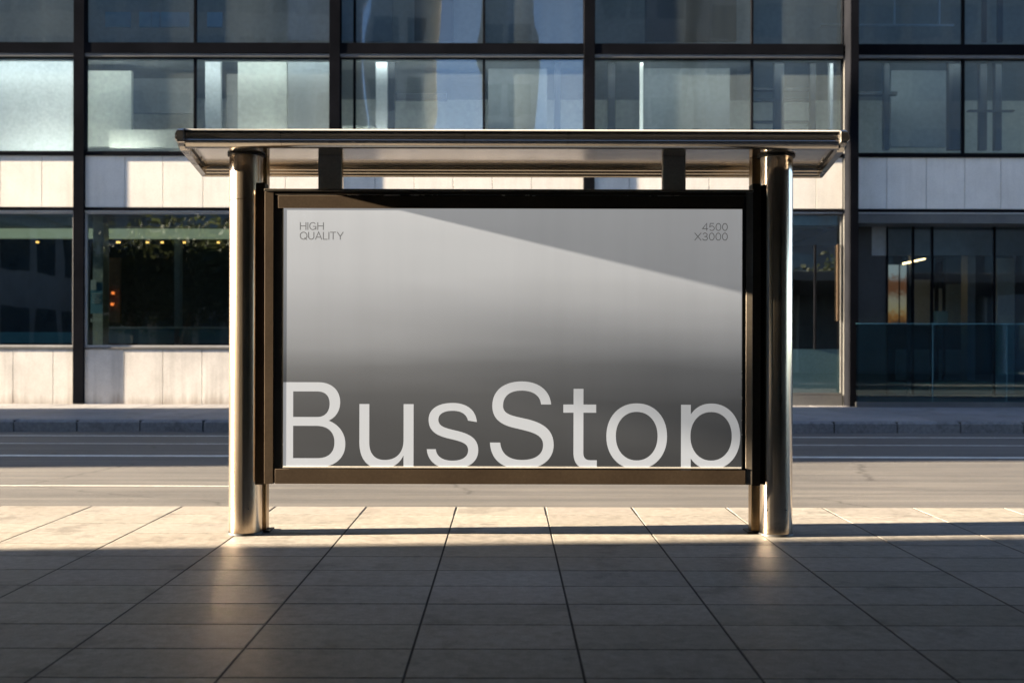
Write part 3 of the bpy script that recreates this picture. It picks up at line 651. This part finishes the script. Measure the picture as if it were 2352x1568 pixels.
# upper floor interior: columns, blinds, screens
def up(name, m, xa, xb, ya, yb, dep, th=0.2):
    q = D + dep; k = q / D
    return ob(name, m, PX(xa, q), PX(xb, q), q, q + th, PZ(yb, q), PZ(ya, q))
for (xa, xb, ya, yb, dep, m) in (
        (30, 52, 131, 338, 1.6, 'int_dark'), (78, 110, 131, 338, 2.0, 'int_grey'),
        (200, 300, 165, 340, 1.2, 'int_pale'), (302, 445, 168, 262, 2.4, 'int_grey'), (470, 505, 131, 340, 0.9, 'int_white'),
        (520, 575, 165, 340, 2.0, 'int_grey'), (660, 755, 131, 342, 0.7, 'int_grey'),
        (862, 888, 131, 340, 0.5, 'int_white'), (890, 905, 131, 342, 0.55, 'int_dark'), (905, 1025, 215, 230, 1.2, 'int_dark'),
        (1120, 1255, 158, 342, 1.5, 'int_grey'), (1272, 1286, 131, 342, 1.0, 'int_dark'), (1395, 1412, 131, 342, 0.9, 'int_dark'),
        (1478, 1675, 131, 342, 1.5, 'int_grey'), (1470, 1476, 131, 342, 0.35, 'glow_blind'), (1777, 1800, 131, 342, 0.8, 'int_dark'),  # the thin blind glows by itself in place of room light
        (1860, 1873, 131, 342, 0.8, 'int_dark'), (1730, 1860, 200, 206, 0.9, 'int_dark'), (1730, 1860, 226, 231, 0.9, 'int_dark'), (1730, 1860, 276, 280, 0.9, 'int_dark'),
        (1905, 1912, 131, 342, 0.8, 'int_white'), (2030, 2042, 131, 342, 0.9, 'int_dark'), (1960, 2060, 208, 216, 1.0, 'int_dark'), (2045, 2175, 160, 335, 1.6, 'int_grey'),
        (2178, 2215, 131, 342, 0.7, 'int_dark'), (2250, 2266, 131, 342, 0.9, 'int_dark'), (2285, 2300, 131, 342, 0.9, 'int_dark'), (2225, 2330, 250, 253, 0.8, 'int_dark')):
    up('partition', m, xa, xb, ya, yb, dep, 0.12)
for xa, xb in ((-60, 166), (196, 330), (545, 658), (785, 1030), (1370, 1470)):
    ob('hidden_uplight', 'uplight_fill', fx(xa), fx(xb), D + 0.21, D + 0.27, fz(352) - 0.015, fz(350.5))  # strips hidden behind the transom, added to wash the blinds from below
# long row of blinds drawn half way and low cabinets
for (xa, xb, ya, yb, dep, m) in ((-60, 166, 131, 349, 0.9, 'int_white'), (545, 658, 131, 349, 0.8, 'int_pale'), (250, 445, 300, 342, 0.6, 'int_pale'), (785, 860, 290, 342, 0.7, 'int_pale'), (1046, 1340, 300, 342, 1.2, 'int_pale')):
    up('blind', m, xa, xb, ya, yb, dep, 0.05)
for (xa, xb, ya, yb, dep, m) in ((240, 297, 30, 64, 0.9, 'blue_print'), (318, 345, 30, 64, 0.9, 'blue_print'), (347, 364, 30, 64, 0.9, 'blue_print'), (367, 432, 30, 64, 0.9, 'blue_print'), (474, 508, 30, 64, 0.9, 'blue_print'),
        (660, 756, -80, 95, 0.7, 'int_grey'), (782, 900, -80, 95, 0.8, 'int_grey'), (950, 1040, -80, 95, 1.0, 'int_dark'), (1160, 1235, -80, 95, 1.0, 'int_grey'), (1480, 1690, -80, 95, 0.8, 'int_dark'),
        (1884, 2190, 54, 57, 0.8, 'int_white'), (2052, 2055, -40, 54, 0.8, 'int_white'), (2155, 2158, -40, 54, 0.8, 'int_white'), (2255, 2265, -40, 95, 0.8, 'int_dark'), (2290, 2302, -40, 95, 0.8, 'int_dark')):
    up('screen', m, xa, xb, ya, yb, dep, 0.05)
# ground floor interior behind the two left windows
def lo(name, m, xa, xb, ya, yb, dep, th=0.15): return up(name, m, xa, xb, ya, yb, dep, th)
ob('ceiling', 'int_grey', LEFTX, RX0, D + 0.2, D + 4.6, fz(490) - 0.03, fz(490) + 0.05)
lo('bulkhead', 'int_grey', -1200, 1900, 494, 522, 0.5, 0.2)
lo('reflection_band', 'reflection_glow', -1200, 700, 527, 548, 0.9, 0.25)  # glowing strip stands in for the canopy edge mirrored in the glass
lo('column', 'int_pale', 213, 236, 494, 797, 0.3, 0.3)
lo('column', 'int_grey', 400, 412, 494, 797, 1.2, 0.2)
lo('door_leaf', 'int_brown', 240, 276, 594, 742, 1.4, 0.06)
lo('column', 'int_grey', 566, 574, 494, 797, 0.5, 0.1)
lo('counter', 'rail_edge', 240, 640, 757, 790, 1.2, 0.5)
lo('counter_top', 'int_pale', 236, 645, 752, 756.5, 1.15, 0.6)
lo('counter', 'rail_edge', -300, 165, 765, 790, 1.2, 0.5)
for xd in (84, 270, 337, 371, 422, 500, -60, -170):
    q = D + 1.6; w = 5 if xd != 270 else 8
    ob('ceiling_lamp', 'lamp', PX(xd - w / 2, q), PX(xd + w / 2, q), q, q + 0.05, PZ(560, q), PZ(556.5, q))
for xd, yd in ((258.5, 675), (257, 700.5)):
    q = D + 1.3; ob('wall_lamp', 'lamp_red', PX(xd - 3, q), PX(xd + 3, q), q, q + 0.03, PZ(yd + 3, q), PZ(yd - 3, q))
# notice on the left column
q = D + 0.27
NT = empty('notice', 'pale blue notice with white stripes fixed to the column inside the left window', 'notice', (PX(221, q), q, PZ(690, q)))
def np_(name, m, xa, xb, ya, yb, dy, parent=NT):
    bm = nb(); c = NT.location; box(bm, PX(xa, q) - c.x, PX(xb, q) - c.x, -dy - 0.006, -dy, PZ(yb, q) - c.z, PZ(ya, q) - c.z); return obj(name, bm, m, parent)
np_('sheet', 'blue_print', 208, 235.5, 650, 722, 0.0)
for k in range(5): np_('printed_line', 'int_white', 211 + (k % 2), 233 - 3 * (k % 3), 676 + 5 * k, 677.6 + 5 * k, 0.008)
np_('header', 'int_white', 209, 221, 645, 668, 0.009)
SK = empty('sticker', 'small white lettered sticker below the blue notice in the left window', 'sticker', (PX(220, q), q, PZ(737, q)))
bm = nb(); c = SK.location
for k in range(5):
    x0 = PX(208.5 + 5.2 * k, q) - c.x; box(bm, x0, x0 + 0.012, -0.01, -0.002, PZ(742, q) - c.z, PZ(733, q) - c.z); box(bm, x0 + 0.016, x0 + 0.030, -0.01, -0.002, PZ(742 - 3 * (k % 2), q) - c.z, PZ(733, q) - c.z)
    box(bm, x0 + 0.012, x0 + 0.016, -0.01, -0.002, PZ(735 + 3 * (k % 2), q) - c.z, PZ(733 + 3 * (k % 2), q) - c.z)
obj('characters', bm, 'int_white', SK)

# recessed entrance on the right
EX0, EX1 = spans[5]
RY = D + 0.55
ob('lintel', 'grey_metal', EX0 + 0.001, EX1 - 0.001, D - 0.01, D + 0.10, fz(511), fz(489.5), 0.003)
ob('entrance_soffit', 'int_grey', EX0, EX1, D + 0.10, RY + 4, fz(511), fz(511) + 0.05)
def en(name, m, xa, xb, ya, yb, y, th=0.06, bev=0.0): return ob(name, m, PX(xa, y), PX(xb, y), y, y + th, PZ(yb, y), PZ(ya, y), bev)
en('side_panel', 'int_dark', 1958, 2002, 518, 905, RY); en('side_panel', 'int_grey', 2002, 2037, 518, 585, RY); en('side_panel', 'int_dark', 2002, 2037, 585.5, 905, RY)
en('fascia_band', 'int_grey', 2038, 2600, 518, 584, RY + 0.3, 0.08)
for xd, w in ((2038, 3), (2098, 4), (2142, 4), (2285, 4), (2430, 4)):
    en('door_mullion', 'dark_metal', xd - w / 2, xd + w / 2, 517, 905, RY - 0.02, 0.09, 0.003)
en('door_head', 'grey_metal', 2038, 2600, 512.5, 517, RY - 0.03, 0.1)
en('threshold', 'grey_metal', 1960, 2600, 905, 911, RY - 0.05, 0.2)
for xa, xb in ((2040, 2096), (2100, 2140), (2144, 2283), (2287, 2428), (2432, 2600)):
    bm = nb(); y = RY
    bm.faces.new([bm.verts.new((PX(x, y), y, PZ(z, y))) for x, z in ((xa, 905), (xb, 905), (xb, 518), (xa, 518))])
    o = obj('door_pane', bm, 'glass_door', OB); o.location = (0, -D, -Z_FAR)
# lobby
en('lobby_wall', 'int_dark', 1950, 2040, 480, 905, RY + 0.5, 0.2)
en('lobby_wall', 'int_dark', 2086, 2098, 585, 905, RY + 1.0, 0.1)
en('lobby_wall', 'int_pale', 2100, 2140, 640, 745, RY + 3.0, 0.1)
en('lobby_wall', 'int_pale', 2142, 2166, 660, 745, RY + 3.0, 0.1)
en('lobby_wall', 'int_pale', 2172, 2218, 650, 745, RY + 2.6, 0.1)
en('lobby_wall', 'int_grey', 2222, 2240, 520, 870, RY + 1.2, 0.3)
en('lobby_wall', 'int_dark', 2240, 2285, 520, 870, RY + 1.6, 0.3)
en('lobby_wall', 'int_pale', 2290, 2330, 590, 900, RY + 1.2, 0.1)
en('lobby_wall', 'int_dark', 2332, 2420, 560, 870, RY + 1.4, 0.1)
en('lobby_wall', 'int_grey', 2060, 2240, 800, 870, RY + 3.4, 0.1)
en('door_frame', 'dark_metal', 2148, 2156, 600, 870, RY + 2.0, 0.05)
en('door_frame', 'dark_metal', 2166, 2172, 596, 870, RY + 2.0, 0.05)
en('door_frame', 'dark_metal', 2148, 2172, 592, 598, RY + 1.98, 0.05)
en('desk', 'blue_print', 2152, 2177, 712, 745, RY + 1.9, 0.2)
ob('back_wall', 'int_dark', fx(1950), RIGHTX, D + 6.4, D + 6.6, Z_FAR + 0.015, fz(511))
y = RY + 5
def street_view():
    m, t, b = node_mat('street_view'); v = coords(t, (9, 1, 14)); n = noise(t, v, 1.0, 6, 0.75)
    sp = N(t, 'ShaderNodeSeparateXYZ'); t.links.new(coords(t), sp.inputs[0])
    mr = N(t, 'ShaderNodeMapRange'); mr.inputs[1].default_value = PZ(742, y); mr.inputs[2].default_value = PZ(606, y); t.links.new(sp.outputs['Z'], mr.inputs[0])
    ma = N(t, 'ShaderNodeMath', operation='MULTIPLY_ADD'); ma.inputs[1].default_value = 0.6; t.links.new(n, ma.inputs[0]); sb = N(t, 'ShaderNodeMath', operation='SUBTRACT'); sb.inputs[1].default_value = 0.15; t.links.new(mr.outputs[0], sb.inputs[0]); t.links.new(sb.outputs[0], ma.inputs[2])
    c = ramp(t, ma.outputs[0], [(0.12, (0.03, 0.02, 0.015)), (0.28, (0.5, 0.2, 0.05)), (0.40, (0.55, 0.42, 0.22)), (0.55, (0.5, 0.42, 0.3)), (0.72, (0.25, 0.09, 0.04)), (0.88, (0.28, 0.12, 0.06)), (1.0, (0.5, 0.54, 0.52))])
    t.links.new(c, b.inputs['Emission Color']); b.inputs['Emission Strength'].default_value = 0.045; b.inputs['Base Color'].default_value = (0.05, 0.05, 0.05, 1); return m
M['street_view'] = street_view()
en('street_window', 'street_view', 2040, 2085, 606, 742, y, 0.04)
for xd in (2066,): en('street_window_bar', 'dark_metal', xd - 1, xd + 1, 606, 742, y - 0.05, 0.03)
bm = nb(); yq = RY + 0.9
vs = [bm.verts.new((PX(a, yq), yq, PZ(b, yq))) for a, b in ((2090, 598), (2125, 590.5), (2126, 593), (2090, 602))]
vb = [bm.verts.new((v.co.x, yq + 0.4, v.co.z)) for v in vs]
bm.faces.new(vs); bm.faces.new(vb[::-1])
for k in range(4): bm.faces.new((vs[k], vs[(k + 1) % 4], vb[(k + 1) % 4], vb[k]))
o = obj('ceiling_strip', bm, 'strip', OB); o.location = (0, -D, -Z_FAR)
# glass balustrade in front of the entrance
BY = D - 0.42
BL = empty('glass_balustrade', 'low glass balustrade with thin rail in front of the dark entrance', 'balustrade', (PX(2200, BY), BY, Z_FAR))
def bl(name, m, xa, xb, z0, z1, y0, y1, bev=0.0):
    bm = nb(); box(bm, PX(xa, BY) - BL.location.x, PX(xb, BY) - BL.location.x, y0, y1, z0 - Z_FAR, z1 - Z_FAR, bev); return obj(name, bm, m, BL, bev > 0)
zt, zb_ = PZ(742, BY), Z_FAR
xs_ = [1966, 2142, 2312, 2480, 2650]
for p, q2 in zip(xs_, xs_[1:]):
    bl('glass_panel', 'glass_rail', p + 0.8, q2 - 0.8, zb_ + 0.10, zt, -0.006, 0.006)
    bl('panel_edge', 'rail_edge', q2 - 0.7, q2 + 0.5, zb_ + 0.10, zt, -0.008, 0.008)
bl('handrail', 'rail_edge', 1966, 2650, zt + 0.001, zt + 0.014, -0.012, 0.012, 0.003)
bl('shoe', 'grey_metal', 1966, 2650, zb_, zb_ + 0.098, -0.04, 0.04, 0.004)

# ================================================================== THE STREET AROUND (beside and behind the camera)
def tower(label, x0, x1, y0, y1, h, m, floors, cols, face='+y', group=None, z0=0.0):
    T = empty('building', label, 'building', ((x0 + x1) / 2, (y0 + y1) / 2, z0), group)
    bm = nb(); w, d = (x1 - x0) / 2, (y1 - y0) / 2
    box(bm, -w, w, -d, d, 0, h); obj('wall', bm, m, T)
    bm = nb(); fh = h / floors
    for i in range(floors):
        z = i * fh
        if face == '+y':
            for k in range(cols):
                a = -w + 2 * w * (k + 0.14) / cols; b = -w + 2 * w * (k + 0.86) / cols
                box(bm, a, b, d, d + 0.03, z + fh * 0.3, z + fh * 0.85)
        else:
            for k in range(cols):
                a = -d + 2 * d * (k + 0.14) / cols; b = -d + 2 * d * (k + 0.86) / cols
                box(bm, w, w + 0.03, a, b, z + fh * 0.3, z + fh * 0.85)
    stuff(obj('window', bm, 'tower_glass', T))
    bm = nb(); box(bm, -w - 0.15, w + 0.15, -d - 0.15, d + 0.15, h, h + 0.5, 0.02); obj('parapet', bm, m, T)
    return T
tan4 = math.tan(R(AZ))
# out-of-view block added on the camera's own side to shade the near pavement
ya = 6.06 - (22.0 - 3.0) * tan4
tower('plain grey block added out of view to shade the near pavement', -22, -19, -6, ya, 6.3, 'tower_b', 2, 4, '+x')
# out-of-view block added on the left to shade the far half of the road
tower('pale block added out of view to shade the far half of the road', -34, -28, 11.1 - 28 * tan4, 16.35, 15, 'tower_a', 5, 4, '+x')
# buildings opposite, mirrored in the glass
for (lab, x0, x1, y0, y1, h, m, fl_, c) in (
        ('dark grey office block behind the street trees', -44, -9, -24, -14, 27, 'tower_b', 9, 18),
        ('pale stair tower between two office blocks', -7.6, -4.2, -24, -15, 26, 'tower_a', 8, 2),
        ('narrow pale tower opposite the entrance', -1.6, 1.6, -27, -18, 30, 'tower_a', 9, 2),
        ('square concrete tower opposite the shelter', 5.2, 10.0, -28, -17, 28, 'tower_b', 9, 3),
        ('wide concrete block on the right side of the plaza', 10.35, 44, -26, -13, 26, 'tower_b', 8, 16)):
    tower(lab, x0, x1, y0, y1, h, m, fl_, c)
CN = empty('canopy', 'unseen flat concrete canopy on columns, shaped to darken the near plaza', 'canopy', (0, 0, 0))
bm = nb(); box(bm, -8.5, 22, -5, 5.55, 3.42, 3.75, 0.02); obj('canopy_slab', bm, 'tower_b', CN)  # unseen slab, set low and far forward to cut skylight on the paving
PO = empty('shade_walls', 'dark unseen walls added under the canopy to cut stray light', 'building', (0, -4.7, 0))
bm = nb(); box(bm, -6.7, 22, -0.2, 0.1, 0, 3.415); obj('back_wall', bm, 'tower_b', PO)  # walls added behind the camera to block bounce and horizon sky
for x0, x1 in ((-6.7, -6.4), (6.4, 6.7)):
    bm = nb(); box(bm, x0, x1, 0.101, 2.2, 0, 3.415); obj('side_wall', bm, 'tower_b', PO)
for k in range(5):
    x0 = -6.0 + 2.5 * k; bm = nb(); box(bm, x0, x0 + 2.2, 0.1, 0.13, 0.2, 3.1); w = obj('shade_wall_pane', bm, 'tower_glass', PO)
    bm = nb(); box(bm, x0 - 0.06, x0 - 0.001, 0.1, 0.16, 0.14, 3.16); box(bm, x0 + 2.201, x0 + 2.26, 0.1, 0.16, 0.14, 3.16); obj('window_frame', bm, 'dark_metal', w)
for cx in (-8, 12.5, 21):
    bm = nb(); lathe(bm, cx, -4.2, [(0.2, 0), (0.2, 3.415)], 32); obj('column', bm, 'tower_a', CN, True)
# street trees behind the camera, mirrored in the lower windows
def tree_mesh():
    bt = nb()
    def limb(p, d, l, r0, r1, depth):
        seg = 6; a = Vector(p); dv = Vector(d).normalized(); prev = None
        n = 4
        for i in range(n + 1):
            t = i / n; c = a + dv * l * t + Vector((random.uniform(-.04, .04), random.uniform(-.04, .04), 0)) * l * t; rr = r0 + (r1 - r0) * t
            u = dv.orthogonal().normalized(); w = dv.cross(u)
            ring = [bt.verts.new(c + (u * math.cos(2 * math.pi * k / seg) + w * math.sin(2 * math.pi * k / seg)) * rr) for k in range(seg)]
            if prev:
                for k in range(seg): bt.faces.new((prev[k], prev[(k + 1) % seg], ring[(k + 1) % seg], ring[k]))
            prev = ring
        tips.append(c)
        if depth:
            for k in range(4):
                ang = random.uniform(0, 6.28); nd = dv * 0.7 + Vector((math.cos(ang), math.sin(ang), random.uniform(0, .5))) * 0.8
                limb(a + dv * l * random.uniform(.55, 1), nd, l * 0.6, r1, r1 * 0.4, depth - 1)
    tips = []
    limb((0, 0, 0), (0, 0, 1), 1.9, 0.12, 0.08, 3)
    bl_ = nb()
    for c in tips[1:]:
        for j in range(110):
            o = Vector((random.gauss(0, .5), random.gauss(0, .5), random.gauss(0, .45))); p = c + o
            nrm = Vector((random.uniform(-1, 1), random.uniform(-1, 1), random.uniform(-1, 1))).normalized(); u = nrm.orthogonal().normalized(); w = nrm.cross(u); s = random.uniform(.06, .12)
            bl_.faces.new([bl_.verts.new(p + u * s * a + w * s * b * .6) for a, b in ((-1, 0), (0, -1), (1, 0), (0, 1))])
    return bt, bl_
TG = 'street trees on the near plaza'
def plant_tree(x, y, s, lab):
    bt, bl_ = tree_mesh()
    T = empty('tree', lab, 'tree', (x, y, 0), TG); T.scale = (s, s, s)
    obj('trunk', bt, 'bark', T, True); obj('crown', bl_, 'leaf', T)
plant_tree(-15.4, -8.5, 1.7, 'leafy street tree mirrored in the window beside the left post')
plant_tree(-12.6, -7.4, 1.5, 'dense street tree mirrored next to the left round post')
plant_tree(-22.0, -7.6, 1.7, 'broad street tree mirrored in the leftmost window')
plant_tree(-24.5, -8.8, 1.8, 'tall street tree mirrored at the far left edge of the glass')
plant_tree(-18.4, -10.0, 1.6, 'street tree standing behind the others on the left of the plaza')
plant_tree(14.6, -8.0, 1.2, 'small street tree mirrored right of the shelter')
